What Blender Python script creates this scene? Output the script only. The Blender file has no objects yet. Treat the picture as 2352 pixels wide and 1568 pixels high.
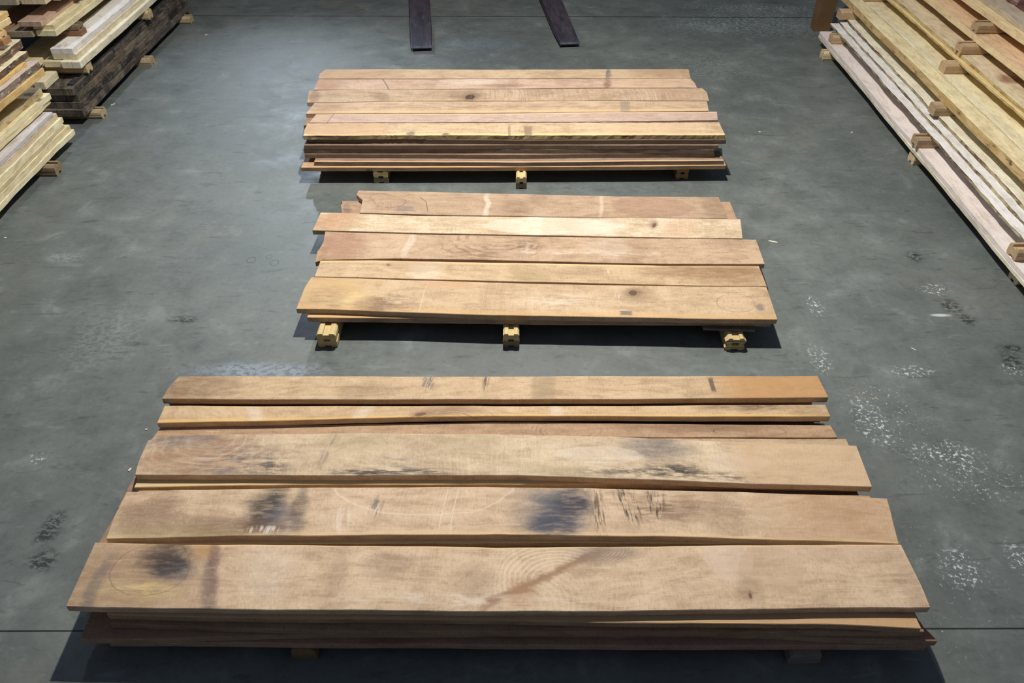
import bpy, bmesh, math, random
from mathutils import Vector
C = bpy.context.scene.collection
F = 1767.0; PITCH = math.radians(40.7); H = 2.3
SP, CP = math.sin(PITCH), math.cos(PITCH)

def W(px, py, z):
    """where a photographed point lies on the horizontal plane at height z (metres)"""
    u = (px-1176)/F; v = (py-784)/F
    zc = (H-z)/(SP+v*CP)
    return (u*zc, zc*(CP-v*SP))

def S(r, g, b):
    f = lambda c: (c/255/12.92) if c/255 <= .04045 else ((c/255+.055)/1.055)**2.4
    return (f(r), f(g), f(b), 1)

# ------------------------------------------------------------------ materials
class NT:
    def __init__(s, m):
        m.use_nodes = True; s.t = m.node_tree; s.n = s.t.nodes; s.l = s.t.links
        s.n.clear(); s.out = s.n.new('ShaderNodeOutputMaterial'); s.b = s.n.new('ShaderNodeBsdfPrincipled')
        s.l.new(s.b.outputs[0], s.out.inputs[0])
    def set(s, inp, v):
        if isinstance(v, bpy.types.NodeSocket): s.l.new(v, inp)
        else: inp.default_value = v
    def math(s, op, a, b=0.5, c=None, clamp=False):
        n = s.n.new('ShaderNodeMath'); n.operation = op; n.use_clamp = clamp
        s.set(n.inputs[0], a); s.set(n.inputs[1], b)
        if c is not None: s.set(n.inputs[2], c)
        return n.outputs[0]
    def map(s, vec, loc=(0,0,0), scale=(1,1,1), rot=(0,0,0)):
        n = s.n.new('ShaderNodeMapping'); s.l.new(vec, n.inputs[0])
        n.inputs[1].default_value = loc; n.inputs[2].default_value = rot; n.inputs[3].default_value = scale
        return n.outputs[0]
    def noise(s, vec, scale=1, detail=3, rough=.55, dist=0, col=False):
        n = s.n.new('ShaderNodeTexNoise'); s.l.new(vec, n.inputs['Vector'])
        n.inputs['Scale'].default_value = scale; n.inputs['Detail'].default_value = detail
        n.inputs['Roughness'].default_value = rough; n.inputs['Distortion'].default_value = dist
        return n.outputs[1 if col else 0]
    def rng(s, v, a, b, c=0, d=1, smooth=True):
        n = s.n.new('ShaderNodeMapRange'); n.interpolation_type = 'SMOOTHSTEP' if smooth else 'LINEAR'
        s.set(n.inputs[0], v)
        for i, x in enumerate((a, b, c, d)): n.inputs[i+1].default_value = x
        return n.outputs[0]
    def mix(s, f, a, b, mode='MIX'):
        n = s.n.new('ShaderNodeMix'); n.data_type = 'RGBA'; n.blend_type = mode
        s.set(n.inputs[0], f); s.set(n.inputs[6], a); s.set(n.inputs[7], b)
        return n.outputs[2]
    def vlen(s, v):
        n = s.n.new('ShaderNodeVectorMath'); n.operation = 'LENGTH'; s.l.new(v, n.inputs[0]); return n.outputs['Value']
    def vadd(s, a, b):
        n = s.n.new('ShaderNodeVectorMath'); n.operation = 'ADD'; s.set(n.inputs[0], a); s.set(n.inputs[1], b); return n.outputs[0]
    def vscale(s, a, k):
        n = s.n.new('ShaderNodeVectorMath'); n.operation = 'SCALE'; s.set(n.inputs[0], a); n.inputs['Scale'].default_value = k; return n.outputs[0]
    def vsub(s, a, b):
        n = s.n.new('ShaderNodeVectorMath'); n.operation = 'SUBTRACT'; s.set(n.inputs[0], a); s.set(n.inputs[1], b); return n.outputs[0]
    def uv(s, name):
        n = s.n.new('ShaderNodeUVMap'); n.uv_map = name; return n.outputs[0]
    def bump(s, h, st=.3, d=.002):
        n = s.n.new('ShaderNodeBump'); n.inputs['Strength'].default_value = st; n.inputs['Distance'].default_value = d
        s.l.new(h, n.inputs['Height']); s.l.new(n.outputs[0], s.b.inputs['Normal'])

NV, BL, BR, GR, AM, YE, WH, PK, OL = (S(34,35,46), S(82,86,102), S(112,74,46), S(112,104,98), S(190,130,40),
                                 S(226,196,110), S(236,222,200), S(206,172,144), S(158,136,80))

def wood(name, base, stains=(), desat=.27, var=.5, blot=.5, saw=.25, sap=None, seed=0, rough=.72, light=None, dark=None, grain=.5):
    m = bpy.data.materials.new(name); t = NT(m)
    r = random.Random(seed+7)
    off = (r.uniform(-40, 40), r.uniform(-40, 40), r.uniform(-40, 40))
    um = t.uv('metres'); un = t.uv('norm')
    p = t.map(um, loc=off)
    lum = .3*base[0]+.59*base[1]+.11*base[2]
    base = tuple(c*(1-desat)+lum*desat for c in base)
    bc = S(*base)
    dk = S(*dark) if dark else tuple(c*k for c, k in zip(bc[:3], (.56, .49, .43)))+(1,)
    lt = S(*light) if light else tuple(min(1, c*k) for c, k in zip(bc[:3], (1.28, 1.33, 1.38)))+(1,)
    # warped coordinates give flowing, cathedral-like figure
    wv = t.noise(t.map(p, scale=(1.6, 7, 1)), 1, 2, col=True)
    wp = t.vadd(p, t.vscale(t.vsub(wv, (.5, .5, .5)), .16))
    g1 = t.noise(t.map(wp, scale=(1.1, 42, 1)), 1, 4, .6)
    g2 = t.noise(t.map(wp, scale=(5, 260, 1)), 1, 3, .6)
    b1 = t.noise(t.map(p, scale=(2.6, 5.5, 1)), 1, 4, .6, 1.2)
    b2 = t.noise(t.map(p, loc=(9, 3, 0), scale=(1.3, 3.2, 1)), 1, 3, .5, .8)
    c = t.mix(t.math('MULTIPLY', t.rng(b1, .48, .74), blot*.8), bc, dk)
    c = t.mix(t.math('MULTIPLY', t.rng(b2, .50, .72), blot*.85), c, lt)
    pk = t.mix(.5, bc, PK)
    c = t.mix(t.math('MULTIPLY', t.rng(b2, .46, .30), blot*.5), c, pk)
    c = t.mix(t.math('MULTIPLY', t.rng(g1, .5, .70), grain*.42), c, dk)
    c = t.mix(t.math('MULTIPLY', t.rng(g1, .48, .3), grain*.4), c, lt)
    c = t.mix(t.math('MULTIPLY', t.rng(g2, .56, .74), grain*.45), c, dk)
    bn = t.noise(t.map(p, loc=(6, 2, 0), scale=(4.5, .9, 1), rot=(0, 0, .06)), 1, 4, .65)
    c = t.mix(t.math('MULTIPLY', t.rng(bn, .52, .66), .26*min(1, blot*2)), c, dk)
    c = t.mix(t.math('MULTIPLY', t.rng(bn, .48, .36), .34*min(1, blot*2)), c, lt)
    mo = t.noise(t.map(wp, loc=(4, 4, 0), scale=(10, 34, 1)), 1, 5, .65)
    c = t.mix(t.math('MULTIPLY', t.rng(mo, .50, .66), .42), c, dk)
    c = t.mix(t.math('MULTIPLY', t.rng(mo, .50, .34), .42), c, lt)
    fz = t.noise(t.map(p, scale=(160, 60, 1)), 1, 2, .6)
    c = t.mix(t.math('MULTIPLY', t.rng(fz, .52, .72), .34), c, dk)
    c = t.mix(t.math('MULTIPLY', t.rng(fz, .45, .30), .28), c, lt)
    # band-saw chatter across the board
    s1 = t.noise(t.map(p, scale=(230, 3.0, 1), rot=(0, 0, r.uniform(-.25, .25))), 1, 2, .5)
    sm = t.rng(t.noise(t.map(p, loc=(2, 5, 0), scale=(2.2, 6, 1)), 1, 2), .5, .62)
    c = t.mix(t.math('MULTIPLY', t.math('MULTIPLY', t.rng(s1, .45, .68), sm), saw), c, lt)
    # pale rub marks and specks
    s2 = t.noise(t.map(p, scale=(9, 120, 1), rot=(0, 0, .5)), 1, 2, .5)
    c = t.mix(t.math('MULTIPLY', t.rng(s2, .68, .78), .35), c, WH)
    sep = t.n.new('ShaderNodeSeparateXYZ'); t.l.new(un, sep.inputs[0])
    if sap:
        for side, wid, col, st in sap:
            vv = t.math('ADD', sep.outputs[1], t.math('MULTIPLY', t.math('SUBTRACT', b1, .5), .5*wid+.05))
            f = t.rng(vv, wid*.7, wid) if side == 0 else t.rng(vv, 1-wid*.7, 1-wid)
            f = t.math('SUBTRACT', 1, f)
            f = t.math('MULTIPLY', f, t.math('LESS_THAN', t.math('ABSOLUTE', sep.outputs[1]), 2.0))
            c = t.mix(t.math('MULTIPLY', f, st), c, S(*col))
    if stains:
        dn = t.vscale(t.vsub(t.noise(t.map(p, scale=(8, 16, 1)), 1, 4, .65, col=True), (.5, .5, .5)), 1.3)
        streak = t.noise(t.map(p, scale=(14, 60, 1)), 1, 4, .7)
        sc2 = t.noise(t.map(p, scale=(70, 9, 1)), 1, 3, .7)
        for s in stains:
            kind, u, v, ru, rv, col, st = s[:7]
            lm = .25*col[0]+.65*col[1]+.1*col[2]; col = tuple(x*.76+lm*.24 for x in col[:3])+(1,)
            rt = s[7] if len(s) > 7 else 0
            q = t.map(un, loc=(-u/(ru or 1), -v/(rv or 1), 0), scale=(1/(ru or 1), 1/(rv or 1), 1)) if kind not in ('vein', 'arcs') else None
            if rt and q:
                q = t.map(q, rot=(0, 0, rt))
            if kind == 'blob':
                q = t.vadd(q, t.vscale(dn, .9)); f = t.math('MULTIPLY', t.rng(t.vlen(q), 1.2, .35), t.rng(streak, .34, .58, .62, 1))
            elif kind == 'smudge':
                q = t.vadd(q, dn); f = t.math('MULTIPLY', t.rng(t.vlen(q), 1.3, .2), t.rng(streak, .40, .60))
            elif kind == 'scrape':
                q = t.vadd(q, t.vscale(dn, .6)); f = t.math('MULTIPLY', t.rng(t.vlen(q), 1.2, .4), t.rng(sc2, .46, .60))
            elif kind == 'hard':
                q = t.vadd(q, t.vscale(dn, .35)); f = t.rng(t.vlen(q), 1.08, .96)
            elif kind == 'ring':
                q = t.vadd(q, t.vscale(dn, .12)); a = t.math('ABSOLUTE', t.math('SUBTRACT', t.vlen(q), 1)); f = t.rng(a, .030, .006)
            elif kind == 'bar':       # straight band across the board
                sp = t.n.new('ShaderNodeSeparateXYZ'); t.l.new(t.vadd(q, t.vscale(dn, .25)), sp.inputs[0])
                a = t.math('MAXIMUM', t.math('ABSOLUTE', sp.outputs[0]), t.math('ABSOLUTE', sp.outputs[1]))
                f = t.rng(a, 1.35, .7)
            elif kind == 'figure':    # crotch figure: concentric curved grain
                w = t.vlen(t.vadd(q, t.vscale(dn, .22)))
                rr = t.math('SINE', t.math('MULTIPLY', w, 46.0))
                f = t.math('MULTIPLY', t.rng(w, 1.15, .6), t.math('MULTIPLY', t.rng(w, .15, .4), t.rng(rr, .0, 1)))
                f = t.math('MULTIPLY', f, t.rng(b1, .36, .56))
            elif kind in ('vein', 'arcs'):   # dark slanting vein (u,v)-(ru,rv) and the curved grain that leaves it
                sp = t.n.new('ShaderNodeSeparateXYZ'); t.l.new(t.vadd(un, t.vscale(dn, .05)), sp.inputs[0])
                k = (rv-v)/(ru-u)
                d = t.math('SUBTRACT', sp.outputs[1], t.math('ADD', t.math('MULTIPLY', sp.outputs[0], k), v-k*u))
                if kind == 'vein':
                    f = t.math('MULTIPLY', t.rng(t.math('ABSOLUTE', d), .13, .02), t.math('MULTIPLY', t.rng(sp.outputs[0], u-.02, u+.02), t.rng(sp.outputs[0], ru+.02, ru-.02)))
                else:
                    side = rt; cu, cv, au, av = s[8:12]
                    q2 = t.vadd(t.map(un, loc=(-cu/au, -cv/av, 0), scale=(1/au, 1/av, 1)), t.vscale(dn, .10))
                    w = t.vlen(q2)
                    f = t.math('MULTIPLY', t.rng(w, 1.1, .75), t.rng(t.math('SINE', t.math('MULTIPLY', w, 84.0)), -.2, .9))
                    f = t.math('MULTIPLY', f, t.rng(t.math('MULTIPLY', d, side), .0, .14))
                    f = t.math('MULTIPLY', f, t.rng(w, .2, .45))
            else:                     # knot
                w = t.vlen(t.vadd(q, t.vscale(dn, .3)))
                f = t.math('ADD', t.rng(w, .5, .35), t.math('MULTIPLY', t.rng(w, 1.2, .5), .35), clamp=True)
            c = t.mix(t.math('MULTIPLY', f, st), c, col)
    t.l.new(c, t.b.inputs['Base Color'])
    t.b.inputs['Roughness'].default_value = rough
    t.b.inputs['Specular IOR Level'].default_value = .25
    t.bump(t.math('ADD', t.math('MULTIPLY', g2, .6), t.math('MULTIPLY', fz, .5)), .45, .0022)
    return m

def bark(name, a, b, cc, seed=0):
    m = bpy.data.materials.new(name); t = NT(m)
    p = t.map(t.uv('metres'), loc=(seed*3.3, seed*1.7, 0))
    n1 = t.noise(t.map(p, scale=(6, 20, 1)), 1, 6, .72, .5); n2 = t.noise(t.map(p, loc=(3, 1, 0), scale=(9, 24, 1)), 1, 4, .7)
    c = t.mix(t.rng(n1, .4, .6), S(*a), S(*b)); c = t.mix(t.rng(n2, .52, .7), c, S(*cc))
    t.l.new(c, t.b.inputs['Base Color']); t.b.inputs['Roughness'].default_value = .9
    t.bump(n1, .8, .01)
    return m

def plain(name, col, rough=.6, metal=0, var=.3, scale=8, spec=.4):
    m = bpy.data.materials.new(name); t = NT(m)
    g = t.n.new('ShaderNodeTexCoord').outputs['Object']
    n = t.noise(g, scale, 4, .6)
    c0 = S(*col); d = tuple(x*(1-var) for x in c0[:3])+(1,); l = tuple(min(1, x*(1+var)) for x in c0[:3])+(1,)
    t.l.new(t.mix(t.rng(n, .35, .65), d, l), t.b.inputs['Base Color'])
    t.b.inputs['Roughness'].default_value = rough; t.b.inputs['Metallic'].default_value = metal
    t.b.inputs['Specular IOR Level'].default_value = spec
    t.bump(n, .2, .002)
    return m

# ------------------------------------------------------------------ tagging
def tag(o, label, cat, group=None, kind=None):
    if label: o['label'] = label
    if cat: o['category'] = cat
    if group: o['group'] = group
    if kind: o['kind'] = kind
    return o

def link(name, me, parent=None):
    o = bpy.data.objects.new(name, me); C.objects.link(o)
    if parent: o.parent = parent
    return o

# ------------------------------------------------------------------ boards
def polyat(pts, t, byx):
    if byx:
        ks = [(p[0]-pts[0][0])/(pts[-1][0]-pts[0][0]) for p in pts]
    else:
        L = [0]
        for a, b in zip(pts, pts[1:]): L.append(L[-1]+math.dist(a, b))
        ks = [x/(L[-1] or 1) for x in L]
    for i in range(len(pts)-1):
        if t <= ks[i+1] or i == len(pts)-2:
            k = (t-ks[i])/((ks[i+1]-ks[i]) or 1e-9); k = min(1, max(0, k))
            if byx: k = k*.6 + (k*k*(3-2*k))*.4
            return (pts[i][0]+(pts[i+1][0]-pts[i][0])*k, pts[i][1]+(pts[i+1][1]-pts[i][1])*k)

def board(name, label, cat, mats, back, front, z, t, left=None, right=None, group=None, px=True,
          wav=.0012, seed=0, rag=0.0, bow=None, n=56, m=6, under=.0, alongy=False, longax='x'):
    """solid plank: outline given by its back and front edges (left to right), extruded down by t from height z"""
    if px:
        back = [W(a, b, z) for a, b in back]; front = [W(a, b, z) for a, b in front]
        left = [W(a, b, z) for a, b in left] if left else None
        right = [W(a, b, z) for a, b in right] if right else None
    r = random.Random(seed*31+5)
    ph = [r.uniform(0, 6.28) for _ in range(8)]
    lf = [back[0]]+(left or [])+[front[0]]; rt = [back[-1]]+(right or [])+[front[-1]]
    L = math.dist(front[0], front[-1])
    def wave(u, k): return wav*(math.sin(u*L*5+ph[k])+.6*math.sin(u*L*13+ph[k+1])+.3*math.sin(u*L*37+ph[k+2]))
    def P(u, v):   # v 0 front, 1 back
        f = polyat(front, u, True); b = polyat(back, u, True)
        l = polyat(lf, 1-v, False); g = polyat(rt, 1-v, False)
        c00, c10, c01, c11 = front[0], front[-1], back[0], back[-1]
        x = (1-v)*f[0]+v*b[0]+(1-u)*l[0]+u*g[0]-((1-u)*(1-v)*c00[0]+u*(1-v)*c10[0]+(1-u)*v*c01[0]+u*v*c11[0])
        y = (1-v)*f[1]+v*b[1]+(1-u)*l[1]+u*g[1]-((1-u)*(1-v)*c00[1]+u*(1-v)*c10[1]+(1-u)*v*c01[1]+u*v*c11[1])
        y += (1-v)*wave(u, 0)+v*wave(u, 3)
        return x, y
    cx = sum(p[0] for p in (front[0], front[-1], back[0], back[-1]))/4
    cy = sum(p[1] for p in (front[0], front[-1], back[0], back[-1]))/4
    bm = bmesh.new(); um = bm.loops.layers.uv.new('metres'); un = bm.loops.layers.uv.new('norm')
    top, bot = [], []
    wd = math.dist(P(.5, 0), P(.5, 1))
    for i in range(n+1):
        rt_, rb_ = [], []
        for j in range(m+1):
            u, v = i/n, j/m
            x, y = P(u, v); dz = bow(u, v) if bow else 0
            ex = 0
            if rag and j in (0, m): ex = rag*r.uniform(-1, 1)
            ev = (under if j == 0 else 0)
            rt_.append(bm.verts.new((x-cx, y-cy+ex, dz)))
            rb_.append(bm.verts.new((x-cx, y-cy+ex*.3+ev+(rag*r.uniform(-1, 1) if rag and j in (0, m) else 0), dz-t)))
        top.append(rt_); bot.append(rb_)
    so = r.uniform(0, 5)
    def face(vs, uvs, nv, mi=0):
        f = bm.faces.new(vs); f.material_index = mi
        for lp, a, b in zip(f.loops, uvs, nv): lp[um].uv = a; lp[un].uv = b
        f.smooth = False
    Lx = L
    def U(i, j, e=0): return ((i/n*Lx+so, j/m*wd+e), (i/n, j/m+e*4))
    for i in range(n):
        for j in range(m):
            q = [(i, j), (i+1, j), (i+1, j+1), (i, j+1)]
            face([top[a][b] for a, b in q], [U(a, b)[0] for a, b in q], [U(a, b)[1] for a, b in q])
            q = q[::-1]
            face([bot[a][b] for a, b in q], [U(a, b, .5)[0] for a, b in q], [(.5, 5)]*4)
    em = 1 if len(mats) > 1 else 0
    for i in range(n):
        a, b = U(i, 0), U(i+1, 0)
        face([bot[i][0], bot[i+1][0], top[i+1][0], top[i][0]],
             [(a[0][0], -t), (b[0][0], -t), b[0], a[0]], [(i/n, -9)]*4, em)
        a, b = U(i, m), U(i+1, m)
        face([top[i][m], top[i+1][m], bot[i+1][m], bot[i][m]],
             [a[0], b[0], (b[0][0], wd+t), (a[0][0], wd+t)], [(i/n, 9)]*4, em)
    ee = 2 if len(mats) > 2 else 0
    for j in range(m):
        face([top[0][j], top[0][j+1], bot[0][j+1], bot[0][j]],
             [(so, j/m*wd), (so, (j+1)/m*wd), (so-t*.3, (j+1)/m*wd), (so-t*.3, j/m*wd)], [(-9, j/m)]*4, ee)
        face([bot[n][j], bot[n][j+1], top[n][j+1], top[n][j]],
             [(so+Lx+t*.3, j/m*wd), (so+Lx+t*.3, (j+1)/m*wd), (so+Lx, (j+1)/m*wd), (so+Lx, j/m*wd)], [(9, j/m)]*4, ee)
    me = bpy.data.meshes.new(name); bm.to_mesh(me); bm.free()
    for x in mats: me.materials.append(x)
    o = link(name, me); o.location = (cx, cy, z)
    bv = o.modifiers.new('edge', 'BEVEL'); bv.width = .0018; bv.segments = 1; bv.limit_method = 'ANGLE'; bv.angle_limit = math.radians(50)
    bv.use_clamp_overlap = True
    return tag(o, label, cat, group)

T = .028
# ---- palettes
TAN, PTAN, AMB, PALE, BRN, GRY = (202,166,120), (204,168,130), (186,126,70), (208,178,138), (140,102,70), (150,132,112)

def wmat(seed, base, **k): return wood('wood_%d' % seed, base, seed=seed, **k)

# ================================================================ NEAR STACK
G1 = 'boards of the near stack'
z5, z4, z3, z2, z1 = .200, .1718, .1436, .1154, .0872
board('walnut_board', 'rearmost top board of the near stack, with an orange-brown right end', 'board',
      [wmat(1, TAN, stains=[('blob', .04, .5, .10, .9, BR, .6), ('bar', .93, .5, .098, 2, AM, .72), ('blob', .30, .4, .05, .4, BR, .35),
        ('scrape', .375, .8, .012, .5, BL, .7), ('scrape', .475, .8, .008, .5, NV, .7), ('bar', .59, .5, .018, 2, S(140,112,76), .4), ('bar', .818, .6, .003, .3, NV, .7)])],
      [(411,863), (1140,864), (1878,862)], [(371,916), (1140,917), (1904,913)], z5, T, left=[(388,887)], group=G1, seed=1)
board('walnut_board', 'narrow top board of the near stack, second from the rear, knotted front edge', 'board',
      [wmat(2, (208,168,118), stains=[('knot', .385, .25, .02, .35, BR, .9), ('blob', .42, .5, .07, .7, BR, .45), ('figure', .43, -.3, .08, 1.4, S(140,100,70), .5),
        ('blob', .15, .5, .014, 1.5, WH, .35), ('blob', .30, .5, .012, 1.5, WH, .35), ('blob', .61, .5, .012, 1.5, WH, .35), ('blob', .86, .75, .08, .5, BR, .5), ('blob', .97, .5, .05, 1, BR, .4), ('smudge', .87, .8, .06, .4, NV, .4)],
        sap=[(0, .22, (226,184,110), .6)])],
      [(378,931), (1140,932), (1896,929)], [(360,971), (559,968), (774,962), (946,957), (1140,955.5), (1908,956)], z5, T, group=G1, seed=2)
board('walnut_board', 'lower strip of board in the near stack just in front of the narrow knotted board', 'board',
      [wmat(3, (186,144,104), stains=[('blob', .8, .7, .12, .4, BR, .5), ('ring', .86, .45, .05, .35, NV, .5), ('figure', .62, .4, .06, .8, BR, .4)])],
      [(369,980), (1140,968), (1908,976)], [(345,1012), (1140,1002), (1925,1005)], z4, T, group=G1, seed=3)
board('walnut_board', 'under board of the near stack, pale right end showing behind the wide blotchy board', 'board',
      [wmat(4, (192,158,118))],
      [(352,1015), (1140,1004.5), (1580,1006), (1944,1007)], [(330,1056), (1140,1052), (1962,1050)], z4, T, group=G1, seed=4)
board('walnut_board', 'wide blotchy board of the near stack with dark mould spots along its front edge', 'board',
      [wmat(5, PALE, stains=[('blob', .08, .5, .12, .8, S(156,104,62), .65), ('smudge', .14, .3, .08, .5, BL, .6), ('smudge', .19, .2, .03, .25, NV, .6),
        ('figure', .09, .9, .11, 1.1, WH, .16), ('blob', .05, .9, .06, .25, BL, .5),
        ('smudge', .36, .08, .08, .10, NV, .8), ('smudge', .31, .08, .04, .12, NV, .6), ('smudge', .36, .3, .03, .2, BL, .5),
        ('smudge', .74, .22, .05, .22, NV, .85), ('blob', .72, .75, .06, .35, BL, .6), ('smudge', .68, .15, .10, .14, NV, .7), ('smudge', .82, .12, .08, .15, NV, .7),
        ('hard', .83, .5, .045, .22, S(216,188,160), .5), ('hard', .64, .55, .06, .2, WH, .25), ('bar', .918, .5, .09, 3, S(212,168,116), .55),
        ('blob', .45, .8, .05, .3, OL, .4), ('scrape', .26, .6, .01, .5, GR, .5), ('blob', .3, .8, .07, .3, OL, .35), ('blob', .58, .1, .06, .2, OL, .3)])],
      [(340,1010), (380,999), (560,996), (817,995), (1140,996), (1388,1001), (1645,1013), (1967,1022)],
      [(309,1091), (645,1091), (1140,1091), (1473,1100), (1731,1110), (2004,1118)], z5, T, left=[(317,1060)], group=G1, seed=5)
board('walnut_board', 'pale-edged lower board in the gap between the two dark-stained boards of the near stack', 'board',
      [wmat(6, (200,170,124), sap=[(0, .5, (226,200,150), .8)])],
      [(330,1068), (1140,1066), (1960,1078)], [(308,1118), (559,1114), (1140,1111), (1420,1111), (1600,1112), (1974,1118)], z4, T, group=G1, seed=6)
board('walnut_board', 'under board of the near stack, orange corner showing behind the bluish-stained board', 'board',
      [wmat(7, (198,148,92))],
      [(318,1126), (1140,1122), (1500,1126), (1740,1131), (1998,1138)], [(292,1180), (1140,1176), (2022,1190)], z4, T, group=G1, seed=7)
board('walnut_board', 'top board of the near stack with two bluish-black stains and dark streaks across it', 'board',
      [wmat(8, (210,174,134), stains=[('blob', .19, .55, .035, .55, NV, .9, .10), ('blob', .215, .35, .03, .4, BL, .7), ('blob', .238, .6, .014, .5, NV, .6), ('blob', .575, .5, .045, .65, BL, .85, -.05), ('blob', .568, .25, .03, .35, S(58,60,82), .85), ('blob', .59, .7, .03, .35, S(40,42,62), .8), ('blob', .545, .5, .04, .6, BL, .4),
        ('scrape', .665, .65, .02, .45, NV, .9), ('scrape', .70, .7, .014, .4, NV, .9), ('scrape', .625, .5, .012, .6, S(90,70,50), .8), ('smudge', .70, .6, .05, .4, BR, .6), ('blob', .73, .55, .03, .4, BR, .5),
        ('blob', .15, .15, .09, .3, BR, .65), ('blob', .05, .5, .05, .5, BR, .5), ('blob', .08, .1, .09, .2, OL, .5),('blob', .93, .5, .12, 1.0, S(184,136,82), .6), ('scrape', .34, .55, .008, .3, BL, .7), ('scrape', .30, .3, .02, .3, WH, .4),
        ('bar', .415, .5, .0007, .42, WH, .4), ('bar', .428, .5, .0007, .42, WH, .4), ('blob', .78, .5, .03, .6, BR, .35), ('ring', .40, 1.15, .12, .75, WH, .3), ('scrape', .2, .12, .03, .1, WH, .7), ('hard', .845, .5, .03, .25, S(212,182,142), .35)], sap=[(0, .08, (222,190,140), .6)])],
      [(291,1129), (345,1127), (405,1124), (675,1120), (1140,1117), (1345,1120), (1731,1131), (1946,1139), (2038,1144)],
      [(243,1237), (400,1233), (559,1230), (774,1230), (1140,1227), (1516,1231), (1774,1240), (2065,1248)], z5, T,
      left=[(262,1185)], right=[(2048,1180), (2052,1200)], group=G1, seed=8, n=80)
board('walnut_board', 'lower board of the near stack showing as a hairline strip behind the widest front board', 'board',
      [wmat(9, (196,164,120), sap=[(0, .5, (226,200,150), .8)])],
      [(300,1192), (1140,1188), (2020,1200)], [(262,1250), (560,1249), (800,1247), (1140,1246), (1530,1247), (2050,1248)], z4, T, group=G1, seed=9)
board('walnut_board', 'widest front top board of the near stack, with curly figure in its middle', 'board',
      [wmat(10, (210,174,134), stains=[('blob', .05, .5, .13, .9, S(150,112,70), .65), ('blob', .095, .75, .04, .3, NV, .75), ('blob', .115, .55, .03, .2, BL, .6), ('blob', .105, .65, .03, .25, NV, .5),
        ('blob', .158, .3, .012, .7, S(98,72,76), .6), ('blob', .162, .8, .010, .5, S(110,78,76), .55), ('blob', .145, .95, .02, .2, AM, .5), ('smudge', .07, .3, .05, .15, YE, .6), ('smudge', .1, .22, .04, .15, YE, .35), ('ring', .085, .6, .045, .42, S(60,56,50), .28),
        ('blob', .03, .3, .012, .6, BL, .5), ('vein', .475, .0, .625, .92, S(150,104,66), .75), ('arcs', .475, .0, .625, .92, S(240,222,180), .36, 1, .575, .45, .085, .70), ('arcs', .475, .0, .625, .92, S(232,206,170), .28, -1, .50, .1, .12, .8), ('arcs', .475, .0, .625, .92, S(150,110,80), .45, -1, .60, .95, .06, .35), ('blob', .63, .9, .05, .2, GR, .5), ('blob', .53, .3, .02, .3, S(170,120,70), .5),
        ('hard', .785, .78, .028, .34, S(218,188,158), .5), ('hard', .83, .6, .035, .38, S(196,160,120), .45), ('knot', .8, .2, .004, .10, BR, .9), ('blob', .8, .3, .02, .3, BR, .3),
        ('blob', .36, .7, .03, .25, BR, .45), ('blob', .31, .5, .012, .6, S(150,110,80), .4), ('blob', .47, .5, .04, .35, BR, .3), ('blob', .23, .6, .04, .6, WH, .22), ('smudge', .45, .18, .15, .10, WH, .4), ('blob', .9, .9, .1, .2, PK, .4), ('blob', .985, .3, .02, .8, BR, .3)], sap=[(1, .03, (236,196,140), .6)])],
      [(218,1245), (430,1249), (1140,1256), (1500,1254), (1950,1250), (2070,1250)],
      [(150,1393), (600,1399), (1100,1404.5), (1300,1403), (1700,1399), (2138,1395)], z5, T, right=[(2119,1348)], group=G1, seed=10, n=90, m=8)
# front of the lower layers
board('walnut_board', 'board directly below the widest front board of the near stack, with a lit front lip', 'board',
      [wmat(11, (176,134,96), sap=[(0, .4, (214,176,128), .6)])],
      [(262,1348), (1140,1346), (2070,1345)], [(245,1410), (450,1416), (774,1421), (1140,1424), (1582,1431), (1900,1434), (2117,1443)], z4, T, group=G1, seed=11)
board('walnut_board', 'third layer front board of the near stack, starting at a blunt left end', 'board', [wmat(12, (156,116,82))],
      [(262,1372), (1140,1366), (2080,1364)], [(252,1433), (727,1446), (1140,1450), (1803,1449), (2125,1452)], z3, T, group=G1, seed=12)
board('walnut_board', 'fourth layer front board of the near stack, poking out at both ends', 'board',
      [wmat(13, (160,124,92), stains=[('blob', .99, .5, .02, 1, S(170,104,80), .7), ('blob', .1, .3, .12, .5, S(150,96,70), .5)])],
      [(208,1405), (1140,1385), (2113,1425)], [(184,1467), (400,1465), (650,1458), (1140,1452), (1780,1458), (1920,1466), (2154,1471)], z2, T, right=[(2122,1440), (2136,1452)], group=G1, seed=13)
board('walnut_board', 'lowest front board of the near stack, resting on the two wood blocks', 'board', [wmat(14, (168,124,96))],
      [(262,1415), (1140,1412), (2090,1415)], [(247,1475), (409,1473), (753,1478), (1140,1481), (1900,1482), (2130,1484)], z1, T, group=G1, seed=14)
board('walnut_board', 'reddish board end poking out left of the pale-edged strip in the near stack', 'board', [wmat(15, (160,120,90))],
      [(316,1078), (1140,1090), (1960,1110)], [(268,1167), (1140,1168), (1990,1170)], z3, T, group=G1, seed=15)
board('walnut_board', 'reddish-brown board poking out at the left of the near stack behind the widest board', 'board', [wmat(16, (160,122,92))],
      [(270,1171), (1140,1171), (2000,1173)], [(213,1268), (1140,1266), (2040,1268)], z3, T, group=G1, seed=16)
inner = wmat(17, (160,120,86))
def fill(rows, z, t, g, lab, mat=None):
    for k, (xl, xr, y0, y1) in enumerate(rows):
        board('walnut_board', lab, 'board', [mat or inner], [(xl, y1), (xr, y1)], [(xl, y0), (xr, y0)], z, t, px=False, group=g, seed=70+k, n=8, m=2, wav=.0)
LB1 = 'brown board buried inside the near stack under the top boards'
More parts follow.
